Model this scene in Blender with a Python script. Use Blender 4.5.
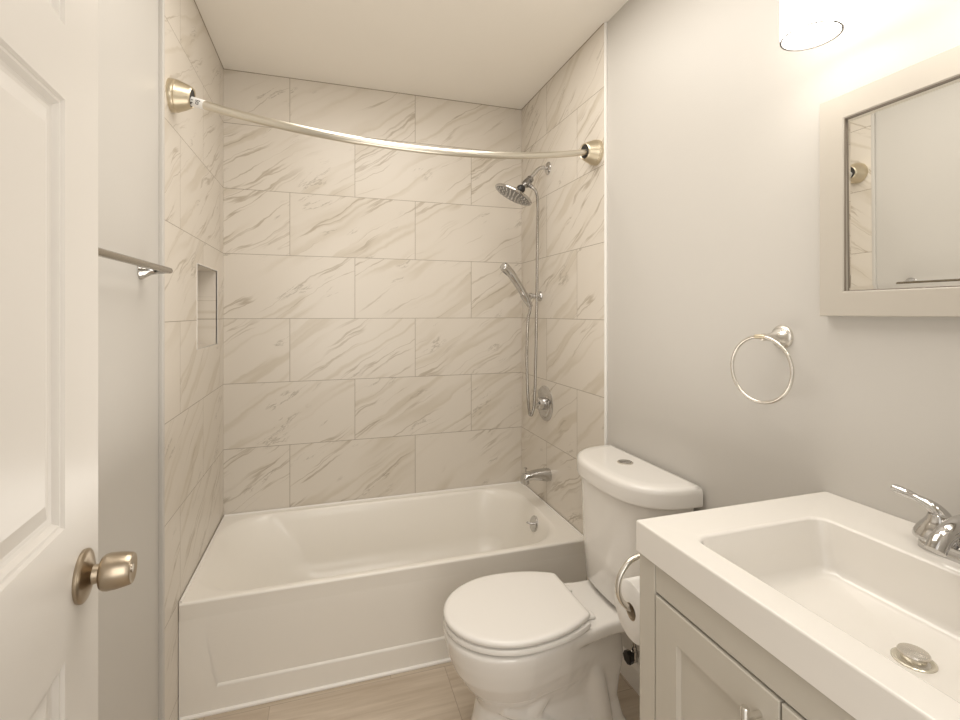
import bpy, bmesh, math
from mathutils import Vector, Matrix
pi = math.pi
S = bpy.context.scene
for o in list(bpy.data.objects):
    bpy.data.objects.remove(o)

# ------------------------------------------------------------------ camera
CZ = 1.339
cd = bpy.data.cameras.new('camera')
cam = bpy.data.objects.new('camera', cd)
S.collection.objects.link(cam)
cam.location = (0, 0, CZ)
cam.rotation_euler = (pi/2, 0, -0.306)
cd.sensor_width = 36
cd.lens = 480.2/960*36
cd.shift_y = -(360-313.0)/960
cd.clip_start = 0.02
S.camera = cam

# ------------------------------------------------------------------ world, lights, exposure
W = bpy.data.worlds.new('world')
S.world = W
W.use_nodes = True
W.node_tree.nodes['Background'].inputs[0].default_value = (1.0, 0.95, 0.88, 1)
W.node_tree.nodes['Background'].inputs[1].default_value = 1.1

def area(name, loc, target, sx, sy, power, col):
    d = bpy.data.lights.new(name, 'AREA')
    d.shape = 'RECTANGLE'; d.size = sx; d.size_y = sy
    d.energy = power; d.color = col
    o = bpy.data.objects.new(name, d)
    S.collection.objects.link(o)
    o.location = loc
    o.rotation_euler = (Vector(target)-Vector(loc)).to_track_quat('-Z', 'Y').to_euler()
    return o
area('hall_fill', (0.15, -1.0, 1.55), (0.25, 1.6, 1.2), 0.9, 1.6, 12, (1, 0.955, 0.885))  # added fill from behind the camera, no lamp known there
area('bounce_fill', (0.22, 1.15, 0.95), (0.22, 1.22, 2.48), 0.8, 0.8, 4.4, (1, 0.955, 0.885))  # added upward fill without a fixture, flattens the lighting
area('ceiling_fill', (0.30, 1.25, 2.47), (0.30, 1.28, 0), 0.9, 1.3, 16, (1, 0.955, 0.885))  # added overhead fill, unseen and without a fixture
SHADE_STRENGTH = 4.6
DIFFUSER_STRENGTH = 20.0
S.view_settings.view_transform = 'Standard'
S.view_settings.look = 'None'
S.view_settings.exposure = -0.05
S.view_settings.gamma = 1.0
S.view_settings.use_curve_mapping = False

# ------------------------------------------------------------------ materials
def new_mat(name):
    m = bpy.data.materials.new(name); m.use_nodes = True
    nt = m.node_tree
    return m, nt, nt.nodes['Principled BSDF']

def plain(name, col, rough=0.5, metal=0.0, var=0.0, vscale=8.0, bump=0.0, bscale=80.0, coat=0.0):
    m, nt, b = new_mat(name)
    b.inputs['Roughness'].default_value = rough
    b.inputs['Metallic'].default_value = metal
    b.inputs['Coat Weight'].default_value = coat
    b.inputs['Coat Roughness'].default_value = 0.08
    tc = nt.nodes.new('ShaderNodeTexCoord')
    n = nt.nodes.new('ShaderNodeTexNoise'); n.inputs['Scale'].default_value = vscale
    n.inputs['Detail'].default_value = 3
    nt.links.new(tc.outputs['Object'], n.inputs['Vector'])
    mx = nt.nodes.new('ShaderNodeMix'); mx.data_type = 'RGBA'
    mx.inputs[6].default_value = tuple(c*(1-var) for c in col)+(1,)
    mx.inputs[7].default_value = tuple(min(1, c*(1+var)) for c in col)+(1,)
    nt.links.new(n.outputs['Fac'], mx.inputs[0])
    nt.links.new(mx.outputs[2], b.inputs['Base Color'])
    if bump:
        n2 = nt.nodes.new('ShaderNodeTexNoise'); n2.inputs['Scale'].default_value = bscale
        n2.inputs['Detail'].default_value = 4
        nt.links.new(tc.outputs['Object'], n2.inputs['Vector'])
        bp = nt.nodes.new('ShaderNodeBump'); bp.inputs['Strength'].default_value = bump
        bp.inputs['Distance'].default_value = 0.002
        nt.links.new(n2.outputs['Fac'], bp.inputs['Height'])
        nt.links.new(bp.outputs[0], b.inputs['Normal'])
    return m

M_PAINT = plain('wall_paint', (0.580, 0.556, 0.520), 0.42, var=0.012, vscale=2, bump=0.06, bscale=120)
M_CEIL = plain('ceiling_paint', (0.87, 0.83, 0.765), 0.75, var=0.01, vscale=2, bump=0.05)
M_TRIM = plain('white_trim', (0.86, 0.83, 0.79), 0.3)
M_GROUT = plain('brown_grout', (0.30, 0.24, 0.17), 0.8)
M_EDGE = plain('bright_edge_profile', (0.88, 0.86, 0.83), 0.25)
M_DOOR = plain('door_paint', (0.66, 0.63, 0.59), 0.32, var=0.008, vscale=3)
M_TUB = plain('tub_acrylic', (0.85, 0.815, 0.755), 0.28, coat=0.15)
M_PORC = plain('porcelain', (0.84, 0.815, 0.78), 0.09, coat=0.5)
M_SEAT = plain('seat_plastic', (0.85, 0.825, 0.79), 0.2)
M_SINK = plain('cultured_marble', (0.83, 0.80, 0.755), 0.14, coat=0.4)
M_CAB = plain('cabinet_paint', (0.56, 0.525, 0.46), 0.38, var=0.01)
M_FRAME = plain('mirror_frame_paint', (0.51, 0.472, 0.415), 0.40, var=0.015, vscale=20)
M_DARK = plain('painted_gap_shade', (0.03, 0.027, 0.024), 0.6)  # near-black that stands in for shade in gaps and openings
M_CHROME = plain('chrome', (0.58, 0.57, 0.56), 0.07, 1.0)
M_DARKCHROME = plain('dark_chrome', (0.30, 0.29, 0.28), 0.12, 1.0)
M_BAR = plain('towel_bar_metal', (0.34, 0.31, 0.26), 0.2, 1.0)
M_FRAME_SHADE = plain('brown_gap_shade', (0.24, 0.20, 0.16), 0.5)  # brown that stands in for shade between frame and glass
M_RING = plain('grey_shade_ring', (0.12, 0.11, 0.10), 0.4)
M_NICKEL = plain('brushed_nickel', (0.74, 0.71, 0.66), 0.26, 1.0)
M_SATIN = plain('satin_nickel', (0.64, 0.565, 0.43), 0.33, 1.0)
M_ROD = plain('satin_rod', (0.68, 0.64, 0.56), 0.30, 1.0)
M_KNOB = plain('warm_satin_metal', (0.43, 0.36, 0.275), 0.28, 1.0)
M_MIRROR = plain('mirror_silver', (0.86, 0.86, 0.84), 0.01, 1.0)
M_PAPER = plain('tissue_paper', (0.86, 0.84, 0.81), 0.9, var=0.02, vscale=60, bump=0.2, bscale=300)
M_CARD = plain('cardboard', (0.45, 0.36, 0.26), 0.9)
M_BLACK = plain('black_plastic', (0.02, 0.018, 0.016), 0.35)
M_STICK = plain('white_sticker', (0.85, 0.84, 0.82), 0.5)
M_INK = plain('sticker_ink', (0.05, 0.05, 0.05), 0.6)
M_NOZZLE = plain('spray_face_grey', (0.16, 0.155, 0.15), 0.3, 0.6)
M_BRAID = plain('steel_hose', (0.42, 0.40, 0.37), 0.2, 1.0)
M_JAR = plain('sink_well_shading', (0.70, 0.66, 0.56), 0.2, 0.5)  # beige that paints in the shading of the well's edge

def emit(name, col, s):
    m, nt, b = new_mat(name)
    b.inputs['Base Color'].default_value = (0.9, 0.9, 0.88, 1)
    b.inputs['Roughness'].default_value = 0.3
    b.inputs['Emission Color'].default_value = col+(1,)
    b.inputs['Emission Strength'].default_value = s
    return m
M_SHADE = emit('lit_frosted_glass', (1, 0.94, 0.85), SHADE_STRENGTH)

M_DIFF = emit('lit_diffuser', (1, 0.94, 0.85), DIFFUSER_STRENGTH)

def math_node(nt, op, a, b=None, clamp=False):
    n = nt.nodes.new('ShaderNodeMath'); n.operation = op; n.use_clamp = clamp
    for i, x in enumerate((a, b)):
        if x is None: continue
        if isinstance(x, (int, float)): n.inputs[i].default_value = x
        else: nt.links.new(x, n.inputs[i])
    return n.outputs[0]

def ramp(nt, x, a, b):
    n = nt.nodes.new('ShaderNodeMapRange'); n.interpolation_type = 'SMOOTHSTEP'
    n.inputs['From Min'].default_value = a; n.inputs['From Max'].default_value = b
    nt.links.new(x, n.inputs['Value'])
    return n.outputs['Result']

TILE = 0.3077
def marble(name, axis, sign, p0, z0, angle, base, mid, dark, rough=0.30):
    m, nt, b = new_mat(name)
    L = nt.links
    tc = nt.nodes.new('ShaderNodeTexCoord')
    sp = nt.nodes.new('ShaderNodeSeparateXYZ'); L.new(tc.outputs['Object'], sp.inputs[0])
    p = math_node(nt, 'MULTIPLY', sp.outputs[axis], sign)
    p = math_node(nt, 'SUBTRACT', p, p0)
    q = math_node(nt, 'SUBTRACT', sp.outputs[2], z0)
    cb = nt.nodes.new('ShaderNodeCombineXYZ'); L.new(p, cb.inputs[0]); L.new(q, cb.inputs[1])
    br = nt.nodes.new('ShaderNodeTexBrick')
    br.offset = 0.5; br.offset_frequency = 2; br.squash = 1.0
    br.inputs['Scale'].default_value = 1.0
    br.inputs['Brick Width'].default_value = 2*TILE
    br.inputs['Row Height'].default_value = TILE
    br.inputs['Mortar Size'].default_value = 0.0012
    br.inputs['Mortar Smooth'].default_value = 0.25
    br.inputs['Bias'].default_value = 0.0
    br.inputs['Color1'].default_value = (0, 0, 0, 1)
    br.inputs['Color2'].default_value = (1, 1, 1, 1)
    br.inputs['Mortar'].default_value = (0.5, 0.5, 0.5, 1)
    L.new(cb.outputs[0], br.inputs['Vector'])
    rnd = nt.nodes.new('ShaderNodeSeparateColor'); L.new(br.outputs['Color'], rnd.inputs[0])
    off = math_node(nt, 'MULTIPLY', rnd.outputs[0], 37.0)
    ca, sa = math.cos(angle), math.sin(angle)
    al = math_node(nt, 'ADD', math_node(nt, 'MULTIPLY', p, ca), math_node(nt, 'MULTIPLY', q, sa))
    ac = math_node(nt, 'ADD', math_node(nt, 'MULTIPLY', p, -sa), math_node(nt, 'MULTIPLY', q, ca))
    # warp so that the veins wander
    wn = nt.nodes.new('ShaderNodeTexNoise'); wn.inputs['Scale'].default_value = 4.5
    wn.inputs['Detail'].default_value = 4
    wv = nt.nodes.new('ShaderNodeCombineXYZ'); L.new(al, wv.inputs[0]); L.new(ac, wv.inputs[1]); L.new(off, wv.inputs[2])
    L.new(wv.outputs[0], wn.inputs['Vector'])
    wob = math_node(nt, 'MULTIPLY', math_node(nt, 'SUBTRACT', wn.outputs['Fac'], 0.5), 0.085)
    ac2 = math_node(nt, 'ADD', ac, wob)
    def veins(sa_, sc_, z, detail, rough_=0.5):
        v = nt.nodes.new('ShaderNodeCombineXYZ')
        L.new(math_node(nt, 'MULTIPLY', al, sa_), v.inputs[0])
        L.new(math_node(nt, 'MULTIPLY', ac2, sc_), v.inputs[1])
        L.new(math_node(nt, 'ADD', off, z), v.inputs[2])
        n = nt.nodes.new('ShaderNodeTexNoise'); n.inputs['Scale'].default_value = 1.0
        n.inputs['Detail'].default_value = detail
        n.inputs['Roughness'].default_value = rough_
        L.new(v.outputs[0], n.inputs['Vector'])
        return n.outputs['Fac']
    def ridge(x, w):
        a = math_node(nt, 'ABSOLUTE', math_node(nt, 'SUBTRACT', x, 0.5))
        return math_node(nt, 'SUBTRACT', 1.0, ramp(nt, a, 0.0, w))
    cloud = ramp(nt, veins(1.2, 5.0, 3.0, 3), 0.55, 0.80)
    soft = math_node(nt, 'MULTIPLY', ridge(veins(0.6, 9.0, 7.0, 2), 0.060), ramp(nt, veins(1.5, 5.0, 11.0, 1), 0.40, 0.60))
    fine = math_node(nt, 'MULTIPLY', ridge(veins(0.8, 13.0, 19.0, 4, 0.5), 0.022), ramp(nt, veins(2.2, 7.0, 23.0, 2), 0.46, 0.62))
    spot = math_node(nt, 'MULTIPLY', ridge(veins(3.0, 18.0, 29.0, 6, 0.65), 0.022), ramp(nt, veins(5.0, 11.0, 31.0, 1), 0.60, 0.70))
    def mixc(fac, a, bcol):
        mx = nt.nodes.new('ShaderNodeMix'); mx.data_type = 'RGBA'
        L.new(fac, mx.inputs[0])
        if isinstance(a, tuple): mx.inputs[6].default_value = a+(1,)
        else: L.new(a, mx.inputs[6])
        mx.inputs[7].default_value = bcol+(1,)
        return mx.outputs[2]
    col = mixc(math_node(nt, 'MULTIPLY', cloud, 0.30), base, mid)
    col = mixc(math_node(nt, 'MULTIPLY', soft, 0.58), col, mid)
    col = mixc(math_node(nt, 'MULTIPLY', fine, 0.60), col, dark)
    col = mixc(math_node(nt, 'MULTIPLY', spot, 0.5), col, tuple(c*0.7 for c in dark))
    col = mixc(math_node(nt, 'MULTIPLY', br.outputs['Fac'], 0.9), col, (0.24, 0.19, 0.135))
    L.new(col, b.inputs['Base Color'])
    b.inputs['Roughness'].default_value = rough
    bp = nt.nodes.new('ShaderNodeBump'); bp.inputs['Strength'].default_value = 0.35
    bp.inputs['Distance'].default_value = 0.001; bp.invert = True
    L.new(br.outputs['Fac'], bp.inputs['Height']); L.new(bp.outputs[0], b.inputs['Normal'])
    return m

MB_BASE, MB_MID, MB_DARK = (0.695, 0.643, 0.572), (0.55, 0.485, 0.39), (0.33, 0.265, 0.185)
Z0 = CZ+0.8959-8*TILE
VY = 1.88
A = math.radians(33)
M_TILE_B = marble('marble_tile_back', 0, 1, -0.1789-5*TILE, Z0, A, MB_BASE, MB_MID, MB_DARK)
M_TILE_R = marble('marble_tile_right', 1, -1, -VY-4*TILE, Z0, A, MB_BASE, MB_MID, MB_DARK)
M_TILE_L = marble('marble_tile_left', 1, 1, 0.9, Z0, A, MB_BASE, MB_MID, MB_DARK)

def floor_mat():
    m, nt, b = new_mat('floor_tile')
    L = nt.links
    tc = nt.nodes.new('ShaderNodeTexCoord')
    sp = nt.nodes.new('ShaderNodeSeparateXYZ'); L.new(tc.outputs['Object'], sp.inputs[0])
    cb = nt.nodes.new('ShaderNodeCombineXYZ')
    L.new(math_node(nt, 'SUBTRACT', sp.outputs[0], -0.19-0.61), cb.inputs[0])
    L.new(math_node(nt, 'SUBTRACT', sp.outputs[1], 1.47-5*0.305), cb.inputs[1])
    br = nt.nodes.new('ShaderNodeTexBrick'); br.offset = 0.33; br.offset_frequency = 2
    br.inputs['Scale'].default_value = 1
    br.inputs['Brick Width'].default_value = 0.61; br.inputs['Row Height'].default_value = 0.305
    br.inputs['Mortar Size'].default_value = 0.0013; br.inputs['Mortar Smooth'].default_value = 0.2
    br.inputs['Color1'].default_value = (0, 0, 0, 1); br.inputs['Color2'].default_value = (1, 1, 1, 1)
    L.new(cb.outputs[0], br.inputs['Vector'])
    rnd = nt.nodes.new('ShaderNodeSeparateColor'); L.new(br.outputs['Color'], rnd.inputs[0])
    off = math_node(nt, 'MULTIPLY', rnd.outputs[0], 21.0)
    def nz(sx, sy, z, d):
        v = nt.nodes.new('ShaderNodeCombineXYZ')
        L.new(math_node(nt, 'MULTIPLY', sp.outputs[0], sx), v.inputs[0])
        L.new(math_node(nt, 'MULTIPLY', sp.outputs[1], sy), v.inputs[1])
        L.new(math_node(nt, 'ADD', off, z), v.inputs[2])
        n = nt.nodes.new('ShaderNodeTexNoise'); n.inputs['Scale'].default_value = 1
        n.inputs['Detail'].default_value = d; n.inputs['Distortion'].default_value = 0.6
        L.new(v.outputs[0], n.inputs['Vector']); return n.outputs['Fac']
    cr = nt.nodes.new('ShaderNodeValToRGB')
    e = cr.color_ramp.elements
    e[0].position = 0.30; e[0].color = (0.43, 0.345, 0.26, 1)
    e[1].position = 0.72; e[1].color = (0.66, 0.575, 0.475, 1)
    L.new(math_node(nt, 'ADD', math_node(nt, 'MULTIPLY', nz(2.2, 22, 0, 5), 0.65), math_node(nt, 'MULTIPLY', nz(4, 70, 5, 3), 0.35)), cr.inputs[0])
    mx = nt.nodes.new('ShaderNodeMix'); mx.data_type = 'RGBA'
    L.new(math_node(nt, 'MULTIPLY', br.outputs['Fac'], 0.6), mx.inputs[0]); L.new(cr.outputs[0], mx.inputs[6]); mx.inputs[7].default_value = (0.26, 0.20, 0.15, 1)
    L.new(mx.outputs[2], b.inputs['Base Color'])
    b.inputs['Roughness'].default_value = 0.35
    return m
M_FLOOR = floor_mat()

# ------------------------------------------------------------------ helpers
WLOC = {}
def link(o):
    S.collection.objects.link(o); return o

def obj(name, bm, m, parent=None, smooth=True, bevel=0.0, seg=2, sub=0, mods=None, angle=35, wn=False):
    """one mesh object; vertices are given in world space"""
    off = WLOC.get(parent, Vector((0, 0, 0))) if parent else Vector((0, 0, 0))
    bmesh.ops.translate(bm, verts=bm.verts, vec=-off)
    bmesh.ops.recalc_face_normals(bm, faces=bm.faces)
    me = bpy.data.meshes.new(name)
    if smooth:
        for f in bm.faces: f.smooth = True
    bm.to_mesh(me); bm.free()
    mats = m if isinstance(m, (list, tuple)) else [m]
    for x in mats: me.materials.append(x)
    o = bpy.data.objects.new(name, me); link(o)
    if bevel:
        md = o.modifiers.new('bevel', 'BEVEL'); md.width = bevel; md.segments = seg
        md.limit_method = 'ANGLE'; md.angle_limit = math.radians(angle)
        md.harden_normals = False
    if sub:
        md = o.modifiers.new('sub', 'SUBSURF'); md.levels = sub; md.render_levels = sub
    if mods:
        mods(o)
    if wn:
        md = o.modifiers.new('wn', 'WEIGHTED_NORMAL'); md.keep_sharp = True; md.weight = 80
    if smooth:
        me.shade_smooth() if hasattr(me, 'shade_smooth') else None
        try:
            me.set_sharp_from_angle(angle=math.radians(angle if not bevel else 50))
        except Exception:
            pass
    if parent:
        o.parent = parent
    WLOC[o] = off.copy()
    return o

def tag(o, label, cat, group=None):
    o['label'] = label; o['category'] = cat
    if group: o['group'] = group
    return o

def thing(name, label, cat, loc, group=None):
    o = bpy.data.objects.new(name, None); link(o)
    o.empty_display_size = 0.05
    o.location = loc; WLOC[o] = Vector(loc)
    return tag(o, label, cat, group)

def struct(o):
    o['kind'] = 'structure'; return o

def box(bm, x0, x1, y0, y1, z0, z1):
    vs = [bm.verts.new(p) for p in ((x0, y0, z0), (x1, y0, z0), (x1, y1, z0), (x0, y1, z0), (x0, y0, z1), (x1, y0, z1), (x1, y1, z1), (x0, y1, z1))]
    for f in ((0, 3, 2, 1), (4, 5, 6, 7), (0, 1, 5, 4), (1, 2, 6, 5), (2, 3, 7, 6), (3, 0, 4, 7)):
        bm.faces.new([vs[i] for i in f])
    return vs

def nb(*boxes):
    bm = bmesh.new()
    for b in boxes: box(bm, *b)
    return bm

def loft(bm, rings, cap0=True, cap1=True, closed=True):
    R = [[bm.verts.new(p) for p in r] for r in rings]
    n = len(R[0])
    for a, b in zip(R, R[1:]):
        for i in range(n if closed else n-1):
            j = (i+1) % n
            bm.faces.new((a[i], a[j], b[j], b[i]))
    if cap0: bm.faces.new(R[0][::-1])
    if cap1: bm.faces.new(R[-1])
    return R

def frame(d):
    d = Vector(d).normalized()
    u = Vector((0, 0, 1)) if abs(d.z) < 0.9 else Vector((1, 0, 0))
    a = d.cross(u).normalized(); b = d.cross(a).normalized()
    return d, a, b

def lathe(bm, origin, axis, prof, n=40, cap0=True, cap1=True):
    """prof = [(distance along axis, radius)]"""
    o = Vector(origin); d, a, b = frame(axis)
    rings = []
    for t, r in prof:
        r = max(r, 1e-4)
        rings.append([o+d*t+(a*math.cos(2*pi*i/n)+b*math.sin(2*pi*i/n))*r for i in range(n)])
    loft(bm, rings, cap0, cap1)

def smooth_path(pts, n=8):
    P = [Vector(p) for p in pts]; out = []
    for i in range(len(P)-1):
        p0 = P[max(i-1, 0)]; p1 = P[i]; p2 = P[i+1]; p3 = P[min(i+2, len(P)-1)]
        for k in range(n):
            t = k/n
            out.append(0.5*((2*p1)+(-p0+p2)*t+(2*p0-5*p1+4*p2-p3)*t*t+(-p0+3*p1-3*p2+p3)*t**3))
    out.append(P[-1]); return out

def tube(bm, path, rad, n=16, closed=False, squash=None):
    """rad: number, or list one per path point; squash: (vector, factor)"""
    P = [Vector(p) for p in path]; N = len(P)
    rr = rad if isinstance(rad, (list, tuple)) else [rad]*N
    rings = []; prev = None
    for i in range(N):
        if closed: t = P[(i+1) % N]-P[i-1]
        else: t = P[min(i+1, N-1)]-P[max(i-1, 0)]
        t.normalize()
        if prev is None:
            _, a, b = frame(t)
        else:
            a = (prev-t*prev.dot(t)).normalized(); b = t.cross(a).normalized()
        prev = a
        ring = []
        for k in range(n):
            c = a*math.cos(2*pi*k/n)+b*math.sin(2*pi*k/n)
            if squash:
                sv = Vector(squash[0]); c = c-sv*c.dot(sv)*(1-squash[1])
            ring.append(P[i]+c*rr[i])
        rings.append(ring)
    if closed:
        R = [[bm.verts.new(p) for p in r] for r in rings]
        for i in range(N):
            a, b = R[i], R[(i+1) % N]
            for k in range(n):
                j = (k+1) % n
                bm.faces.new((a[k], a[j], b[j], b[k]))
    else:
        loft(bm, rings)

def rrect(x0, x1, y0, y1, z, r, n=8):
    """rounded rectangle ring in plan"""
    out = []
    r = min(r, (x1-x0)/2-1e-4, (y1-y0)/2-1e-4)
    for cx, cy, a0 in ((x1-r, y1-r, 0), (x0+r, y1-r, pi/2), (x0+r, y0+r, pi), (x1-r, y0+r, 1.5*pi)):
        for k in range(n+1):
            a = a0+k*pi/2/n
            out.append(Vector((cx+r*math.cos(a), cy+r*math.sin(a), z)))
    return out

# ------------------------------------------------------------------ room shell
RW, LW, YB, YF, ZC = 1.05, -0.48, 2.515, 0.05, 2.487
TR, TL = 1.0404, -0.4696
struct(obj('floor', nb((LW-0.12, RW+0.12, -1.6, YB+0.12, -0.1, 0)), M_FLOOR, smooth=False))
struct(obj('ceiling', nb((LW-0.12, RW+0.12, -0.07, YB+0.12, ZC, ZC+0.1)), M_CEIL, smooth=False))
struct(obj('wall_back', nb((LW-0.12, RW+0.12, YB, YB+0.12, 0, ZC)), M_TILE_B, smooth=False))
wr = struct(obj('wall_right', nb((RW, RW+0.12, -0.07, YB, 0, ZC)), M_PAINT, smooth=False))
obj('tile_panel', nb((TR, RW, 1.660, YB, 0, ZC)), M_TILE_R, wr, smooth=False)
wl = struct(obj('wall_left', nb((LW-0.12, LW, -0.07, 1.655, 0, ZC)), M_PAINT, smooth=False))
# left tile wall with the recessed niche
NY0, NY1, NZ0, NZ1, NX = 2.037, 2.377, 1.203, 1.524, TL-0.085
bm = bmesh.new()
Yc = [1.655, NY0, NY1, YB]; Zc = [0, NZ0, NZ1, ZC]
g = [[bm.verts.new((TL, y, z)) for z in Zc] for y in Yc]
for i in range(3):
    for j in range(3):
        if (i, j) != (1, 1):
            bm.faces.new((g[i][j], g[i+1][j], g[i+1][j+1], g[i][j+1]))
h = [bm.verts.new((NX, y, z)) for y, z in ((NY0, NZ0), (NY1, NZ0), (NY1, NZ1), (NY0, NZ1))]
fr = [g[1][1], g[2][1], g[2][2], g[1][2]]
for k in range(4):
    bm.faces.new((fr[k], fr[(k+1) % 4], h[(k+1) % 4], h[k]))
bm.faces.new(h)
bk = [bm.verts.new((LW-0.12, y, z)) for y, z in ((1.655, 0), (YB, 0), (YB, ZC), (1.655, ZC))]
bm.faces.new(bk)
bm.faces.new([g[i][0] for i in range(4)]+[bk[1], bk[0]])
bm.faces.new([g[i][3] for i in range(4)]+[bk[2], bk[3]])
bm.faces.new([g[0][j] for j in range(4)]+[bk[3], bk[0]])
bm.faces.new([g[3][j] for j in range(4)]+[bk[2], bk[1]])
obj('tile_panel', bm, M_TILE_L, wl, smooth=False)
bm = bmesh.new()
e = 0.0025
for a in ((NY0-e, NY1+e, NZ0-e, NZ0), (NY0-e, NY1+e, NZ1, NZ1+e), (NY0-e, NY0, NZ0, NZ1), (NY1, NY1+e, NZ0, NZ1)):
    box(bm, TL-0.004, TL+0.0015, *a)
obj('niche_edging', bm, M_EDGE, wl, smooth=False)
# front wall with the doorway the camera stands in
bm = nb((LW, -0.262, -0.07, YF, 0, ZC), (0.52, RW, -0.07, YF, 0, ZC), (-0.262, 0.52, -0.07, YF, 2.09, ZC))
struct(obj('wall_front', bm, M_PAINT, smooth=False))
# edge profiles where the tile stops
struct(obj('trim_1', nb((LW-0.001, TL+0.002, 1.645, 1.660, 0, ZC)), M_PAINT, smooth=False, bevel=0.003))
struct(obj('trim_2', nb((TR-0.001, RW+0.001, 1.655, 1.664, 0.0, ZC)), M_EDGE, smooth=False, bevel=0.003))
g_ = 0.0018
obj('grout_line', nb((TL, TR, YB-g_, YB, ZC-0.0022, ZC)), M_GROUT, bpy.data.objects['wall_back'], smooth=False)
obj('grout_line', nb((TL, TL+g_, 1.66, YB, ZC-0.0022, ZC)), M_GROUT, wl, smooth=False)
obj('grout_line', nb((TR-g_, TR, 1.664, YB, ZC-0.0022, ZC)), M_GROUT, wr, smooth=False)
# baseboards
def baseboard(name, x0, x1, y0, y1, side):
    bm = bmesh.new()
    h0, t = 0.095, 0.013
    if side == 'r': pr = [(RW, 0), (RW-t, 0), (RW-t, h0-0.02), (RW-t*0.5, h0-0.006), (RW-t*0.4, h0), (RW, h0)]
    else: pr = [(LW, 0), (LW+t, 0), (LW+t, h0-0.02), (LW+t*0.5, h0-0.006), (LW+t*0.4, h0), (LW, h0)]
    loft(bm, [[Vector((x, y, z)) for x, z in pr] for y in (y0, y1)])
    return struct(obj(name, bm, M_TRIM, smooth=False))
baseboard('baseboard_right', 0, 0, 0.80, 1.648, 'r')
baseboard('baseboard_left', 0, 0, YF, 1.645, 'l')

# ------------------------------------------------------------------ door (opened against the left wall)
DW, DH, DT = 0.76, 2.045, 0.035
ddir = Vector((-0.0802, 0.9968, 0)).normalized()
dn = Vector((ddir.y, -ddir.x, 0))                # faces the room
dfree = Vector((-0.3163, 0.826, 0))
dhinge = dfree-ddir*DW
def dp(q, d, z):                                # q = distance from the free edge
    return dfree-ddir*q+dn*d+Vector((0, 0, z))
bm = bmesh.new()
qs = [0, 0.113, 0.330, 0.430, 0.647, DW]
zs = [0.012, 0.20, 0.912, 1.075, 1.600, 1.691, 1.93, DH]
front = [[bm.verts.new(dp(q, 0, z)) for z in zs] for q in qs]
rear = [[bm.verts.new(dp(q, -DT, z)) for z in zs] for q in qs]
def panel(grid, i, j, sgn, base):
    q0, q1, z0, z1 = qs[i], qs[i+1], zs[j], zs[j+1]
    prev = [grid[i][j], grid[i+1][j], grid[i+1][j+1], grid[i][j+1]]
    for ins, dep in ((0.003, -0.0035), (0.007, -0.0035), (0.012, -0.009), (0.016, -0.010), (0.021, -0.010), (0.044, -0.003)):
        cur = [bm.verts.new(dp(a, base+sgn*dep, b)) for a, b in ((q0+ins, z0+ins), (q1-ins, z0+ins), (q1-ins, z1-ins), (q0+ins, z1-ins))]
        for k in range(4):
            bm.faces.new((prev[k], prev[(k+1) % 4], cur[(k+1) % 4], cur[k]))
        prev = cur
    bm.faces.new(prev)
for grid, sgn, base in ((front, 1, 0), (rear, -1, -DT)):
    for i in range(5):
        for j in range(7):
            if i in (1, 3) and j in (1, 3, 5): panel(grid, i, j, sgn, base)
            else: bm.faces.new((grid[i][j], grid[i+1][j], grid[i+1][j+1], grid[i][j+1]))
for j in range(7):
    for i in (0, 5):
        bm.faces.new((front[i][j], front[i][j+1], rear[i][j+1], rear[i][j]))
for i in range(5):
    for j in (0, 7):
        bm.faces.new((front[i][j], front[i+1][j], rear[i+1][j], rear[i][j]))
door = struct(obj('door_1', bm, M_DOOR, smooth=False))
kz = 0.990
bm = bmesh.new()
kc = dp(0.06, 0, kz)
lathe(bm, kc, dn, [(-0.001, 0.033), (0.002, 0.034), (0.004, 0.0338), (0.0055, 0.032), (0.007, 0.028), (0.010, 0.018), (0.013, 0.0125), (0.024, 0.0115)], 56)
rose = obj('door_rosette', bm, M_KNOB, door)
bm = bmesh.new()
lathe(bm, kc, dn, [(0.020, 0.010), (0.0205, 0.0165), (0.022, 0.0205), (0.025, 0.0228), (0.030, 0.0238), (0.040, 0.0232), (0.050, 0.0215), (0.0555, 0.0202), (0.0570, 0.0190), (0.0566, 0.0165), (0.0550, 0.012), (0.0548, 0.0015)], 56)
knob = obj('door_knob', bm, M_KNOB, door)
bm = bmesh.new()
lathe(bm, kc, dn, [(0.053, 0.0055), (0.0562, 0.0055), (0.0566, 0.005), (0.0566, 0.001)], 24)
obj('lock_button', bm, M_NICKEL, knob)
bm = bmesh.new()
for z in (0.25, 1.05, 1.80):
    lathe(bm, dp(DW+0.004, 0.004, z-0.045), (0, 0, 1), [(0, 0.006), (0.09, 0.006)], 12)
obj('hinge', bm, M_NICKEL, door)

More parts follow.
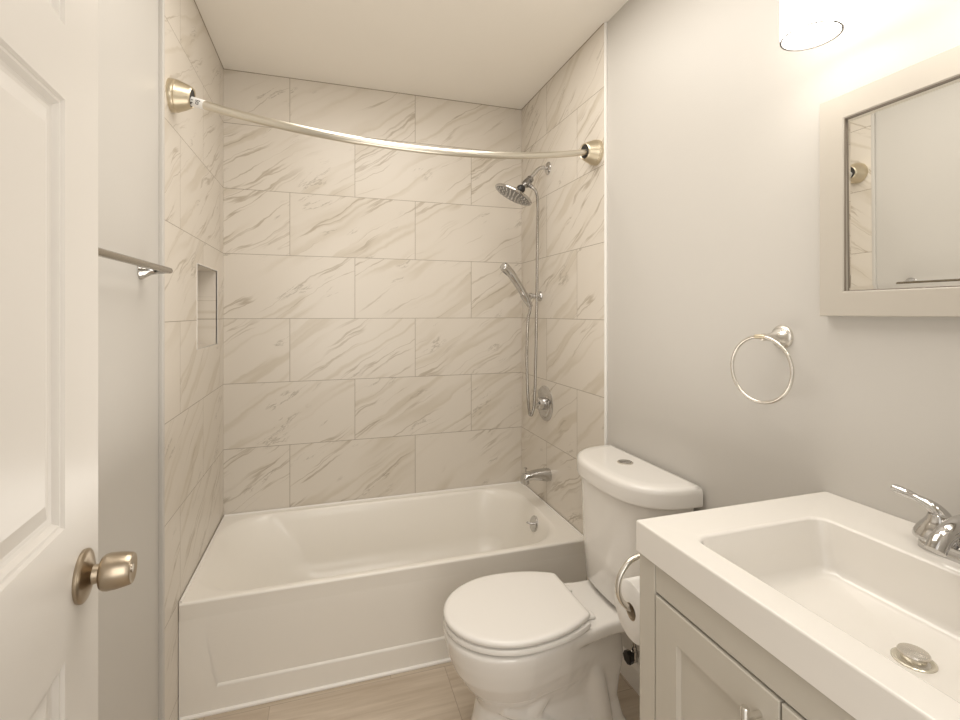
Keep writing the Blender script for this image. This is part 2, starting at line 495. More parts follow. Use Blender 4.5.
# ------------------------------------------------------------------ bathtub
def tub():
    t = thing('bathtub', 'cream white alcove bathtub with a plain apron in the tiled recess', 'bathtub', (0.28, 2.15, 0))
    x0, x1, y0, y1 = TL+0.0015, TR-0.0015, 1.790, YB-0.0015
    zr = 0.386
    bm = bmesh.new()
    n = 10
    rings = [
        rrect(x0, x1, y0+0.010, y1, zr-0.060, 0.004, n),
        rrect(x0, x1, y0+0.008, y1, zr-0.030, 0.004, n),
        rrect(x0, x1, y0+0.006, y1, zr-0.010, 0.004, n),
        rrect(x0, x1, y0+0.008, y1, zr-0.004, 0.005, n),
        rrect(x0+0.001, x1-0.001, y0+0.013, y1-0.001, zr, 0.006, n),
        rrect(x0+0.012, 0.975, y0+0.028, y1-0.030, zr-0.0005, 0.17, n),
        rrect(x0+0.020, 0.967, y0+0.038, y1-0.036, zr-0.005, 0.19, n),
        rrect(x0+0.034, 0.960, y0+0.050, y1-0.044, zr-0.018, 0.20, n),
        rrect(x0+0.056, 0.953, y0+0.060, y1-0.052, zr-0.045, 0.21, n),
        rrect(x0+0.120, 0.936, y0+0.080, y1-0.068, zr-0.12, 0.21, n),
        rrect(x0+0.21, 0.912, y0+0.100, y1-0.090, zr-0.22, 0.17, n),
        rrect(x0+0.28, 0.885, y0+0.125, y1-0.115, zr-0.285, 0.15, n),
        rrect(x0+0.35, 0.805, y0+0.180, y1-0.173, zr-0.31, 0.12, n),
        rrect(x0+0.50, 0.70, y0+0.25, y1-0.25, zr-0.316, 0.08, n),
    ]
    loft(bm, rings, cap0=False, cap1=True)
    # apron: outer skin whose panel steps back above a lower band
    box(bm, x0, x0+0.02, y0+0.03, y1, 0.002, zr-0.05)
    box(bm, x1-0.02, x1, y0+0.03, y1, 0.002, zr-0.05)
    V = lambda x, y, z: bm.verts.new((x, y, z))
    yA = y0+0.010
    o = [V(x0, yA, 0.002), V(x1, yA, 0.002), V(x1, yA, zr-0.060), V(x0, yA, zr-0.060)]
    i1 = [V(x0+0.108, yA, 0.082), V(x1-0.108, yA, 0.082), V(x1-0.070, yA, zr-0.075), V(x0+0.070, yA, zr-0.075)]
    i2 = [V(x0+0.114, yA+0.010, 0.091), V(x1-0.114, yA+0.010, 0.091), V(x1-0.085, yA+0.0008, zr-0.090), V(x0+0.085, yA+0.0008, zr-0.090)]
    for k in range(4):
        j = (k+1) % 4
        bm.faces.new((o[k], o[j], i1[j], i1[k])); bm.faces.new((i1[k], i1[j], i2[j], i2[k]))
    bm.faces.new(i2)
    bmesh.ops.remove_doubles(bm, verts=bm.verts, dist=0.0002)
    obj('tub_shell', bm, M_TUB, t, angle=50, wn=True)
    # caulk beads
    bm = bmesh.new()
    tube(bm, [(x0+0.004, yA-0.002, 0.004), (x1, yA-0.002, 0.004)], 0.007, 10)
    tube(bm, [(x0+0.0045, y0+0.012, zr+0.001), (x0+0.0045, y1-0.005, zr+0.001), (x1-0.0045, y1-0.005, zr+0.001), (x1-0.0045, y0+0.02, zr+0.001)], 0.0055, 10)
    obj('caulk_bead', bm, M_TRIM, t)
    # overflow plate with its trip lever on the drain-end slope
    d = Vector((-0.97, 0, 0.20)).normalized()
    c = Vector((0.9485, 2.130, 0.322))
    bm = bmesh.new()
    lathe(bm, c, d, [(-0.004, 0.037), (0.005, 0.037), (0.009, 0.034), (0.011, 0.026), (0.012, 0.012), (0.0125, 0.001)], 40)
    ov = obj('overflow_plate', bm, M_CHROME, t)
    bm = bmesh.new()
    tube(bm, [c+d*0.010, c+d*0.030, c+d*0.040+Vector((0, 0, 0.004))], [0.004, 0.0035, 0.0045], 12)
    obj('trip_lever', bm, M_CHROME, ov)
    bm = bmesh.new()
    lathe(bm, (0.70, 2.15, 0.069), (0, 0, 1), [(0, 0.032), (0.004, 0.032), (0.006, 0.026), (0.004, 0.020), (0.004, 0.001)], 32)
    obj('tub_drain', bm, M_CHROME, t)
tub()

# ------------------------------------------------------------------ shower fittings
def rod():
    t = thing('shower_curtain_rod', 'bowed satin nickel shower curtain rod spanning the tub recess', 'curtain rod', (0.28, 1.72, 1.95))
    N = 60
    Yl, Yr, zl, zr, b, d = 1.728, 1.708, 2.012, 1.985, 0.12, 0.11
    def P(k):
        s = -0.05+1.10*k
        x = -0.42+1.41*s; q = 4*s*(1-s)
        return Vector((x, Yl+(Yr-Yl)*s-b*q, zl+(zr-zl)*s-d*q))
    pts = [P(k/N) for k in range(N+1)]
    split = next(i for i, p in enumerate(pts) if p.x > 0.095)
    bm = bmesh.new()
    tube(bm, pts[:split+1], 0.0136, 18); obj('outer_tube', bm, M_ROD, t)
    bm = bmesh.new()
    tube(bm, pts[split:], 0.0120, 18); obj('inner_tube', bm, M_ROD, t)
    for x, sg, s in ((TL, 1, 0.0), (TR, -1, 1.0)):
        p = P((s+0.05)/1.10); q = P((s+0.05+sg*0.03)/1.10)
        a = Vector((x, p.y+(-0.004 if sg > 0 else 0.008), p.z+(0.008 if sg > 0 else 0.004)))
        ax = Vector((sg, 0, 0))
        bm = bmesh.new()
        o = a; dirv = (p+(q-p)*0.4-a).normalized()
        rings = []
        _, e1, e2 = frame(ax)
        for tt, r in ((0, 0.050), (0.010, 0.050), (0.013, 0.0482), (0.017, 0.0492), (0.022, 0.0465), (0.038, 0.040), (0.049, 0.034), (0.052, 0.0325), (0.054, 0.0295), (0.047, 0.022), (0.038, 0.021)):
            w = (ax.lerp(dirv, min(1, tt/0.045)*0.75)).normalized()
            c = o+ax*tt*0.98+dirv*tt*0.14
            f1 = (e1-w*e1.dot(w)).normalized(); f2 = w.cross(f1)
            rings.append([c+(f1*math.cos(2*pi*i/48)+f2*math.sin(2*pi*i/48))*r for i in range(48)])
        loft(bm, rings)
        obj('wall_flange', bm, M_SATIN, t)
        bm = bmesh.new()
        lathe(bm, o+ax*0.050+dirv*0.0072, (ax.lerp(dirv, 0.75)), [(-0.004, 0.0262), (0.0012, 0.0262)], 32)
        obj('flange_mouth_shade', bm, M_DARK, t)  # dark disc painting the shade inside the flange mouth
    # printed sticker wrapped on the outer tube by the left flange
    a, b2 = P((0.006+0.05)/1.10), P((0.034+0.05)/1.10)
    bm = bmesh.new(); tube(bm, [a, a.lerp(b2, 0.5), b2], 0.0146, 20)
    st = obj('sticker', bm, M_STICK, t); st['label'] = 'white printed sticker'
    ax = (b2-a).normalized(); v = (Vector((0, 0, 0))-Vector((a.x, a.y, 0))); v.z = -0.7
    v = (v-ax*v.dot(ax)).normalized(); w = ax.cross(v).normalized()
    bm = bmesh.new()
    def mark(s0, s1, h0, h1):
        vs = []
        for s_, h_ in ((s0, h0), (s1, h0), (s1, h1), (s0, h1)):
            ang = h_/0.0149
            vs.append(bm.verts.new(a.lerp(b2, s_)+(v*math.cos(ang)+w*math.sin(ang))*0.0151))
        bm.faces.new(vs)
    mark(0.14, 0.28, -0.006, 0.004); mark(0.10, 0.20, 0.004, 0.008)
    for k in range(3): mark(0.45+k*0.13, 0.55+k*0.13, -0.009, -0.006)
    mark(0.50, 0.56, -0.004, 0.004); mark(0.66, 0.72, -0.004, 0.004); mark(0.56, 0.66, 0.003, 0.005); mark(0.50, 0.72, -0.004, -0.0025)
    obj('sticker_print', bm, M_INK, st, smooth=False)
rod()

def shower():
    Y = 2.168
    t = thing('wall_shower', 'round chrome rain shower head on a curved wall arm', 'shower head', (TR, Y, 2.05))
    bm = bmesh.new()
    lathe(bm, (TR, Y, 2.056), (-1, 0, 0), [(-0.002, 0.031), (0.003, 0.031), (0.008, 0.026), (0.012, 0.016), (0.014, 0.011)], 36)
    obj('arm_escutcheon', bm, M_CHROME, t)
    bm = bmesh.new()
    tube(bm, smooth_path([(TR, Y, 2.056), (1.010, Y, 2.057), (0.985, Y, 2.046), (0.960, Y, 2.018), (0.944, Y, 1.996)], 6), 0.0095, 16)
    obj('shower_arm', bm, M_CHROME, t)
    d = Vector((-0.69, -0.05, -0.72)).normalized()
    a = Vector((0.948, Y, 2.000))
    bm = bmesh.new()
    lathe(bm, a, d, [(0, 0.015), (0.004, 0.018), (0.018, 0.018), (0.022, 0.014), (0.026, 0.019), (0.05, 0.0195), (0.056, 0.013), (0.066, 0.012)], 28)
    lathe(bm, a+d*0.036, (0.75, -0.3, -0.66), [(0, 0.013), (0.020, 0.013), (0.024, 0.010), (0.034, 0.010)], 20)
    obj('diverter_valve', bm, M_DARKCHROME, t)
    bm = bmesh.new()
    lathe(bm, a+d*0.064, d, [(0, 0.013), (0.008, 0.019), (0.016, 0.022), (0.026, 0.020), (0.034, 0.017)], 28)
    obj('ball_joint', bm, M_BLACK, t)
    nrm = Vector((-0.44, 0.12, -0.89)).normalized()
    hc = Vector((0.852, Y-0.006, 1.909))
    bm = bmesh.new()
    lathe(bm, hc-nrm*0.022, nrm, [(-0.012, 0.014), (-0.004, 0.022), (0.004, 0.045), (0.011, 0.078), (0.015, 0.094), (0.019, 0.098), (0.024, 0.0985), (0.027, 0.096), (0.028, 0.090)], 56)
    obj('head_shell', bm, M_CHROME, t)
    bm = bmesh.new()
    lathe(bm, hc-nrm*0.022, nrm, [(0.024, 0.0905), (0.0285, 0.0905), (0.029, 0.088), (0.029, 0.001)], 56)
    face = obj('spray_face', bm, M_NOZZLE, t)
    bm = bmesh.new()
    _, e1, e2 = frame(nrm)
    fc = hc+nrm*0.0068
    for r, n in ((0.018, 6), (0.036, 12), (0.054, 18), (0.072, 22), (0.084, 26)):
        for k in range(n):
            an = 2*pi*k/n
            lathe(bm, fc+(e1*math.cos(an)+e2*math.sin(an))*r, nrm, [(0, 0.0042), (0.003, 0.0032), (0.0035, 0.001)], 8)
    nz = obj('nozzles', bm, M_CHROME, face); nz['kind'] = 'stuff'

    # wall bracket that holds the hand shower
    hb = thing('shower_holder', 'small chrome wall bracket holding the hand shower', 'bracket', (TR, 2.262, 1.42))
    bm = bmesh.new()
    lathe(bm, (TR, 2.262, 1.425), (-1, 0, 0), [(-0.001, 0.026), (0.004, 0.026), (0.010, 0.022), (0.016, 0.014), (0.045, 0.012), (0.05, 0.017), (0.066, 0.018), (0.070, 0.013)], 30)
    obj('bracket_arm', bm, M_CHROME, hb)
    bm = bmesh.new()
    dw = Vector((-0.44, -0.03, 0.72)).normalized()
    hp = Vector((0.938, 2.205, 1.408))
    lathe(bm, hp-dw*0.008, dw, [(0, 0.0185), (0.036, 0.021), (0.036, 0.0162), (0, 0.0142), (0, 0.0185)], 28, False, False)
    tube(bm, [(0.978, 2.262, 1.423), (0.958, 2.232, 1.421), (0.946, 2.214, 1.418)], 0.011, 12)
    obj('bracket_cup', bm, M_CHROME, hb)

    hs = thing('hand_shower', 'slim chrome hand shower with a long looping metal hose', 'hand shower', (0.93, 2.2, 1.40))
    bm = bmesh.new()
    pth = smooth_path([hp-dw*0.045, hp-dw*0.01, hp+dw*0.05, (0.882, 2.198, 1.492), (0.850, 2.193, 1.533), (0.822, 2.186, 1.557), (0.803, 2.180, 1.567)], 6)
    n = len(pth)
    rr = []
    for i in range(n):
        u = i/(n-1)
        rr.append(0.0130+0.005*min(1, u/0.2)+ (0.006*max(0, (u-0.35)/0.65)) - (0.006*max(0, (u-0.93)/0.07)))
    tube(bm, pth, rr, 20)
    obj('wand', bm, M_CHROME, hs)
    fd = Vector((-0.50, 0.65, -0.57)).normalized()
    bm = bmesh.new()
    ring = []
    c0 = Vector((0.822, 2.196, 1.545))
    tang = Vector((-0.74, -0.10, 0.62)).normalized()
    sidev = tang.cross(fd).normalized()
    rings = []
    for off_, sc in ((0.0, 1.0), (0.006, 0.96), (0.007, 0.85)):
        rings.append([c0+fd*off_+tang*math.cos(2*pi*k/28)*0.032*sc+sidev*math.sin(2*pi*k/28)*0.017*sc for k in range(28)])
    loft(bm, rings)
    obj('spray_face', bm, M_NOZZLE, hs)
    bm = bmesh.new()
    st = a+d*0.036+Vector((0.75, -0.3, -0.66)).normalized()*0.03
    bot = hp-dw*0.043
    hose = smooth_path([st, st+Vector((0.022, -0.008, -0.028)), (0.982, 2.165, 1.86), (0.980, 2.165, 1.75), (0.972, 2.155, 1.40), (0.955, 2.130, 1.10), (0.943, 2.118, 0.92), (0.931, 2.115, 0.862), (0.924, 2.117, 0.850), (0.917, 2.120, 0.866), (0.912, 2.126, 0.95), (0.917, 2.150, 1.12), (0.944, 2.198, 1.30), (0.956, 2.204, 1.345), bot], 10)
    tube(bm, hose, 0.0068, 12)
    obj('hose', bm, M_BRAID, hs)

    v = thing('shower_valve', 'round chrome shower valve plate with lever handle', 'shower valve', (TR, 2.203, 0.885))
    vc = Vector((TR, 2.203, 0.885))
    bm = bmesh.new()
    lathe(bm, vc, (-1, 0, 0), [(-0.001, 0.088), (0.003, 0.088), (0.006, 0.085), (0.008, 0.074), (0.009, 0.064), (0.013, 0.060), (0.014, 0.040)], 60)
    obj('escutcheon', bm, M_CHROME, v)
    bm = bmesh.new()
    lathe(bm, vc, (-1, 0, 0), [(0.012, 0.033), (0.040, 0.031), (0.043, 0.027), (0.045, 0.024), (0.058, 0.023), (0.061, 0.019)], 40)
    tube(bm, smooth_path([vc+Vector((-0.048, 0, 0)), vc+Vector((-0.056, -0.010, 0.006)), vc+Vector((-0.062, -0.035, 0.012)), vc+Vector((-0.070, -0.062, 0.010))], 6), [0.014]*6+[0.011]*6+[0.009]*6+[0.008], 16)
    obj('lever_handle', bm, M_CHROME, v)

    s = thing('tub_spout', 'chrome tub spout with a pull knob above the rim', 'tub spout', (TR, 2.16, 0.545))
    bm = bmesh.new()
    rings = []
    for x, zt, zb, w in ((TR+0.001, 0.571, 0.513, 0.030), (1.022, 0.573, 0.511, 0.031), (0.985, 0.571, 0.520, 0.030), (0.950, 0.567, 0.527, 0.028), (0.920, 0.562, 0.525, 0.026), (0.905, 0.556, 0.516, 0.024), (0.897, 0.547, 0.512, 0.021), (0.893, 0.537, 0.512, 0.016)):
        c = (zt+zb)/2; hh = (zt-zb)/2
        ring = []
        for k in range(28):
            an = 2*pi*k/28
            cy, sy = math.cos(an), math.sin(an)
            ring.append(Vector((x, 2.16+w*math.copysign(abs(cy)**0.7, cy), c+hh*math.copysign(abs(sy)**0.8, sy))))
        rings.append(ring)
    loft(bm, rings)
    lathe(bm, (0.914, 2.16, 0.535), (0.1, 0, -1), [(0, 0.017), (0.026, 0.0165), (0.028, 0.013), (0.018, 0.012)], 24)
    obj('spout_body', bm, M_CHROME, s)
    bm = bmesh.new()
    lathe(bm, (0.915, 2.16, 0.560), (0, 0, 1), [(0, 0.003), (0.018, 0.003), (0.020, 0.007), (0.026, 0.007), (0.028, 0.004)], 20)
    obj('diverter_knob', bm, M_CHROME, s)
shower()

# ------------------------------------------------------------------ toilet
TY = 1.385
def egg(xf, xw, xb, hw, hb, z, n=64, ef=2.15, eb=4.5, yo=0):
    out = []
    for k in range(n):
        a = 2*pi*k/n
        ca, sa = math.cos(a), math.sin(a)
        if ca <= 0:          # front half (towards -X)
            x = xw-(xw-xf)*abs(ca)**(2/ef); y = hw*math.copysign(abs(sa)**(2/ef), sa)
        else:
            u = abs(ca)**(2/eb); x = xw+(xb-xw)*u
            sm = u*u*(3-2*u); w = hw+(hb-hw)*sm
            y = w*math.copysign(abs(sa)**(2/eb), sa)
        out.append(Vector((x, TY+yo+y, z)))
    return out
def dlid(xf, xw, xb, hw, lb, z, n=32):
    # half ellipse in front, truncated longer ellipse behind
    side = []
    for k in range(n+1):
        a = pi/2*k/n
        side.append((xw-(xw-xf)*math.cos(a), hw*math.sin(a)))
    for k in range(1, n+1):
        x = xw+(xb-xw)*k/n
        side.append((x, hw*math.sqrt(max(0, 1-((x-xw)/lb)**2))))
    w = side[-1][1]
    side[-1] = (xb-0.002, w); side += [(xb, w-0.003)]
    pts = [Vector((x, TY+y, z)) for x, y in side]+[Vector((x, TY-y, z)) for x, y in reversed(side[1:])]
    return pts[1:]+pts[:1]
def toilet():
    t = thing('toilet', 'white two-piece toilet with closed lid beside the vanity', 'toilet', (0.66, TY, 0))
    bm = bmesh.new()
    loft(bm, [
        egg(0.392, 0.52, 0.925, 0.112, 0.112, 0.0),
        egg(0.392, 0.52, 0.925, 0.112, 0.112, 0.018),
        egg(0.402, 0.52, 0.910, 0.104, 0.094, 0.045),
        egg(0.418, 0.53, 0.895, 0.088, 0.074, 0.11),
        egg(0.430, 0.54, 0.905, 0.086, 0.070, 0.17),
        egg(0.416, 0.54, 0.915, 0.104, 0.070, 0.205),
        egg(0.383, 0.54, 0.918, 0.134, 0.072, 0.245),
        egg(0.352, 0.54, 0.912, 0.158, 0.074, 0.295),
        egg(0.337, 0.54, 0.900, 0.170, 0.078, 0.340),
        egg(0.331, 0.54, 0.890, 0.1755, 0.086, 0.372),
        egg(0.329, 0.54, 0.890, 0.1765, 0.090, 0.390),
        egg(0.333, 0.54, 0.890, 0.173, 0.090, 0.398),
        egg(0.343, 0.54, 0.885, 0.165, 0.085, 0.400),
    ])
    # rear deck that carries the tank
    DK = [(0.56, 0.166), (0.64, 0.151), (0.745, 0.132), (0.83, 0.118), (0.90, 0.120), (1.015, 0.130)]
    def dw_(x):
        for (xa, wa), (xb_, wb) in zip(DK, DK[1:]):
            if x <= xb_: return wa+(wb-wa)*(x-xa)/(xb_-xa)
        return DK[-1][1]
    def deck(z, g):
        pts = []
        N = 24
        for k in range(N+1):
            u = k/N; x = 0.56+(1.015-0.56)*u
            w = dw_(x)
            pts.append((x, w-g))
        return [Vector((x, TY-w, z)) for x, w in pts]+[Vector((x, TY+w, z)) for x, w in reversed(pts)]
    loft(bm, [deck(0.356, 0.012), deck(0.361, 0.003), deck(0.375, 0.0), deck(0.392, 0.0), deck(0.399, 0.003), deck(0.401, 0.010)])
    # moulded trapway relief on both flanks
    for s in (-1, 1):
        tube(bm, smooth_path([(0.50, TY+s*0.055, 0.12), (0.56, TY+s*0.064, 0.16), (0.635, TY+s*0.062, 0.255), (0.71, TY+s*0.056, 0.285), (0.775, TY+s*0.052, 0.235), (0.800, TY+s*0.054, 0.14), (0.815, TY+s*0.060, 0.04), (0.82, TY+s*0.062, 0.004)], 6),
             [0.030]*7+[0.042]*36, 20)
        tube(bm, smooth_path([(0.48, TY+s*0.08, 0.20), (0.60, TY+s*0.085, 0.13), (0.68, TY+s*0.082, 0.05), (0.70, TY+s*0.08, 0.004)], 6), 0.022, 14)
    def md(o):
        r = o.modifiers.new('remesh', 'REMESH'); r.mode = 'VOXEL'; r.voxel_size = 0.005; r.use_smooth_shade = True
        s_ = o.modifiers.new('smooth', 'SMOOTH'); s_.factor = 0.5; s_.iterations = 7
    obj('bowl', bm, M_PORC, t, mods=md)
    bm = bmesh.new()
    for s in (-1, 1):
        pass
    lathe(bm, (0.66, TY-0.112, 0.0), (0, 0, 1), [(0.0, 0.017), (0.018, 0.017), (0.028, 0.013), (0.032, 0.004)], 24)
    obj('bolt_cap', bm, M_PORC, t)
    # seat ring (with its opening) and closed lid
    def sring(z, g):
        return dlid(0.328+g, 0.535, 0.742-g, 0.178-g, 0.30, z)
    def hole(z):
        return dlid(0.405, 0.535, 0.700, 0.105, 0.30, z)
    bm = bmesh.new()
    loft(bm, [sring(0.405, 0.006), sring(0.408, 0.001), sring(0.415, 0.0), sring(0.421, 0.003), sring(0.423, 0.010), hole(0.423), hole(0.405), sring(0.405, 0.006)], False, False)
    obj('seat', bm, M_SEAT, t)
    def lring(z, g):
        return dlid(0.328+g, 0.535, 0.748-g, 0.177-g, 0.280, z)
    bm = bmesh.new()
    loft(bm, [lring(0.4265, 0.008), lring(0.428, 0.002), lring(0.434, 0.0), lring(0.440, 0.002), lring(0.4435, 0.008), lring(0.4445, 0.018), lring(0.4450, 0.05)])
    obj('seat_lid', bm, M_SEAT, t, angle=50, wn=True)
    for s in (-1, 1):
        bm = bmesh.new()
        box(bm, 0.750, 0.782, TY+s*0.074-0.016, TY+s*0.074+0.016, 0.4005, 0.411)
        tube(bm, [(0.756, TY+s*0.074-0.018, 0.4185), (0.756, TY+s*0.074+0.018, 0.4185)], 0.0075, 14)
        obj('seat_hinge', bm, M_SEAT, t, bevel=0.004)
    # tank: D-shaped plan
    def dee(xb, xf, hl, z, r=0.018, n=48, p=2.9, yo=0.0):
        pts = [Vector((xb, TY+yo+hl, z))]
        for k in range(1, n):
            a = pi*k/n
            ca, sa = math.cos(a), math.sin(a)
            pts.append(Vector((xb-(xb-xf)*abs(sa)**(2/p), TY+yo+hl*math.copysign(abs(ca)**(2/p), ca), z)))
        pts.append(Vector((xb, TY+yo-hl, z)))
        return pts
    bm = bmesh.new()
    loft(bm, [dee(1.020, 0.905, 0.150, 0.403), dee(1.026, 0.862, 0.178, 0.409), dee(1.028, 0.850, 0.190, 0.425), dee(1.030, 0.845, 0.204, 0.55), dee(1.032, 0.842, 0.216, 0.70), dee(1.032, 0.840, 0.220, 0.785)])
    obj('tank', bm, M_PORC, t, angle=50)
    bm = bmesh.new()
    loft(bm, [dee(1.036, 0.834, 0.235, 0.772, yo=-0.005), dee(1.039, 0.828, 0.241, 0.774, yo=-0.005), dee(1.040, 0.826, 0.243, 0.780, yo=-0.005), dee(1.040, 0.826, 0.243, 0.812, yo=-0.005), dee(1.0395, 0.828, 0.241, 0.823, yo=-0.005), dee(1.037, 0.834, 0.236, 0.830, yo=-0.005), dee(1.032, 0.845, 0.227, 0.8335, yo=-0.005), dee(1.02, 0.87, 0.195, 0.8345, yo=-0.005)])
    obj('tank_lid', bm, M_PORC, t, angle=50, wn=True)
    bm = bmesh.new()
    bc = (0.955, TY+0.012, 0.8325)
    lathe(bm, bc, (0, 0, 1), [(0, 0.0265), (0.004, 0.0265), (0.0055, 0.024), (0.0055, 0.0215), (0.004, 0.021), (0.004, 0.001)], 40)
    fb = obj('flush_button', bm, M_NICKEL, t); fb['label'] = 'round chrome dual flush button'
    bm = bmesh.new()
    for s in (-1, 1):
        ring = [Vector((bc[0]+0.0195*math.cos(a), bc[1]+s*(0.0012+0.0185*math.sin(a)), 0)) for a in [pi*k/16 for k in range(17)]]
        loft(bm, [[Vector((p.x, p.y, bc[2]+0.0035)) for p in ring], [Vector((p.x, p.y, bc[2]+0.0062)) for p in ring]])
    obj('button_half', bm, M_CHROME, fb)
toilet()

def supply():
    t = thing('supply_valve', 'small angle stop valve with black handle behind the toilet', 'valve', (RW, 1.405, 0.17))
    bm = bmesh.new()
    lathe(bm, (RW, 1.405, 0.17), (-1, 0, 0), [(-0.001, 0.03), (0.004, 0.028), (0.010, 0.012)], 24)
    tube(bm, [(RW, 1.405, 0.17), (0.985, 1.405, 0.17)], 0.009, 14)
    lathe(bm, (0.996, 1.405, 0.152), (0, 0, 1), [(0, 0.012), (0.034, 0.012), (0.036, 0.009), (0.050, 0.009)], 16)
    obj('valve_body', bm, M_CHROME, t)
    bm = bmesh.new()
    lathe(bm, (0.990, 1.405, 0.17), (-1, -0.1, 0), [(0, 0.010), (0.008, 0.011), (0.009, 0.021), (0.024, 0.022), (0.026, 0.016)], 8)
    obj('valve_handle', bm, M_BLACK, t, smooth=False)
    bm = bmesh.new()
    tube(bm, smooth_path([(0.996, 1.405, 0.20), (0.998, 1.41, 0.26), (0.985, 1.45, 0.31), (0.970, 1.50, 0.34), (0.962, 1.525, 0.375), (0.958, 1.520, 0.404)], 8), 0.006, 12)
    obj('supply_hose', bm, M_BRAID, t)
supply()

# ------------------------------------------------------------------ vanity
CX0, CY0, CY1, CZT, CZB = 0.559, 0.179, 0.784, 0.945, 0.886
YC = 0.482
def vanity():
    t = thing('vanity_cabinet', 'greige shaker vanity cabinet under the white sink top', 'vanity cabinet', (0.8, YC, 0))
    fx = 0.566
    y0, y1 = 0.182, 0.782
    zt = CZB
    bm = bmesh.new()
    box(bm, fx+0.004, RW-0.001, y1-0.018, y1, 0.0, zt)           # left end
    box(bm, fx+0.004, RW-0.001, y0, y0+0.018, 0.0, zt)           # right end
    box(bm, fx+0.030, RW-0.001, y0+0.018, y1-0.018, 0.10, 0.118) # bottom
    box(bm, RW-0.012, RW-0.001, y0+0.018, y1-0.018, 0.118, zt)   # back
    box(bm, fx+0.07, fx+0.085, y0+0.018, y1-0.018, 0.0, 0.10)    # toe board
    obj('carcass', bm, M_CAB, t, smooth=False)
    for a, b in ((0.7375, y1), (y0, 0.2265)):
        obj('face_stile', nb((fx, fx+0.02, a, b, 0.0, zt)), M_CAB, t, smooth=False, bevel=0.0012)
    for a, b in ((0.833, zt), (0.10, 0.13)):
        obj('face_rail', nb((fx+0.0015, fx+0.02, 0.2275, 0.7365, a, b)), M_CAB, t, smooth=False, bevel=0.001)
    for a, b, hy in ((0.4835, 0.7345, 0.513), (0.2295, 0.4805, 0.451)):
        z0, z1 = 0.135, 0.828
        bm = bmesh.new()
        fr = 0.055
        xa, xb = fx-0.001, fx+0.018
        out = [(a, z0), (b, z0), (b, z1), (a, z1)]
        inn = [(a+fr, z0+fr), (b-fr, z0+fr), (b-fr, z1-fr), (a+fr, z1-fr)]
        def rg(x, pts): return [Vector((x, y, z)) for y, z in pts]
        in2 = [(y+(0.0035 if i in (0, 3) else -0.0035), z+(0.0035 if i < 2 else -0.0035)) for i, (y, z) in enumerate(inn)]
        loft(bm, [rg(xb, out), rg(xa+0.0015, out), rg(xa, [(y+(0.0015 if i in (0, 3) else -0.0015), z+(0.0015 if i < 2 else -0.0015)) for i, (y, z) in enumerate(out)]), rg(xa, inn), rg(xa+0.008, in2)])
        dr = obj('cabinet_door', bm, M_CAB, t, smooth=False)
        bm = bmesh.new()
        hx = xa-0.026
        tube(bm, [(hx, hy, 0.694), (hx, hy, 0.6965), (hx, hy, 0.8025), (hx, hy, 0.805)], [0.0045, 0.0058, 0.0058, 0.0045], 18)
        for z in (0.710, 0.789):
            tube(bm, [(xa+0.001, hy, z), (hx, hy, z)], 0.0045, 14)
        obj('bar_handle', bm, M_NICKEL, dr)
    bm = bmesh.new()
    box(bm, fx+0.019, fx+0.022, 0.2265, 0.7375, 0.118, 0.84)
    obj('door_gap_shade', bm, M_DARK, t, smooth=False)  # black sheet added to darken the gaps round the doors like shade

    s = thing('washbasin', 'white moulded sink top with rectangular basin on the vanity', 'sink', (0.8, YC, CZB))
    bm = bmesh.new()
    n = 8
    x0, x1, ya, yb = CX0, RW-0.001, CY0, CY1
    bx0, bx1, by0, by1 = 0.613, 0.908, 0.272, 0.692
    zt = CZT
    loft(bm, [
        rrect(0.760, 0.810, 0.455, 0.505, zt-0.112, 0.02, n),
        rrect(bx0+0.03, bx1-0.02, by0+0.03, by1-0.03, zt-0.108, 0.03, n),
        rrect(bx0+0.005, bx1+0.004, by0+0.005, by1-0.005, zt-0.085, 0.03, n),
        rrect(bx0-0.008, bx1+0.008, by0-0.008, by1+0.008, CZB+0.0005, 0.03, n),
        rrect(x0+0.012, x1-0.004, ya+0.012, yb-0.012, CZB+0.0005, 0.002, n),
        rrect(x0+0.001, x1, ya+0.001, yb-0.001, CZB+0.0005, 0.002, n),
        rrect(x0, x1, ya, yb, CZB+0.002, 0.003, n),
        rrect(x0, x1, ya, yb, zt-0.004, 0.003, n),
        rrect(x0+0.0008, x1-0.0004, ya+0.0008, yb-0.0008, zt-0.001, 0.0035, n),
        rrect(x0+0.003, x1-0.001, ya+0.003, yb-0.003, zt, 0.004, n),
        rrect(bx0-0.006, bx1+0.006, by0-0.006, by1+0.006, zt, 0.030, n),
        rrect(bx0-0.002, bx1+0.002, by0-0.002, by1+0.002, zt-0.0015, 0.028, n),
        rrect(bx0+0.002, bx1-0.001, by0+0.003, by1-0.003, zt-0.005, 0.026, n),
        rrect(bx0+0.008, bx1-0.005, by0+0.012, by1-0.012, zt-0.045, 0.026, n),
        rrect(bx0+0.013, bx1-0.008, by0+0.019, by1-0.019, zt-0.080, 0.028, n),
        rrect(bx0+0.020, bx1-0.014, by0+0.027, by1-0.027, zt-0.091, 0.030, n),
        rrect(bx0+0.034, bx1-0.028, by0+0.042, by1-0.042, zt-0.0955, 0.030, n),
        rrect(0.760, 0.810, 0.455, 0.505, zt-0.101, 0.02, n),
    ])
    # underside of the bowl stays hidden inside the cabinet
    obj('sink_basin', bm, M_SINK, s, angle=60, wn=True)
    dc = Vector((0.795, 0.466, zt-0.1000))
    bm = bmesh.new()
    lathe(bm, dc, (0, 0, 1), [(-0.003, 0.0255), (0.0008, 0.0255), (0.0016, 0.0240), (0.0008, 0.020), (-0.001, 0.018)], 40)
    dr = obj('drain_flange', bm, M_JAR, s)
    bm = bmesh.new()
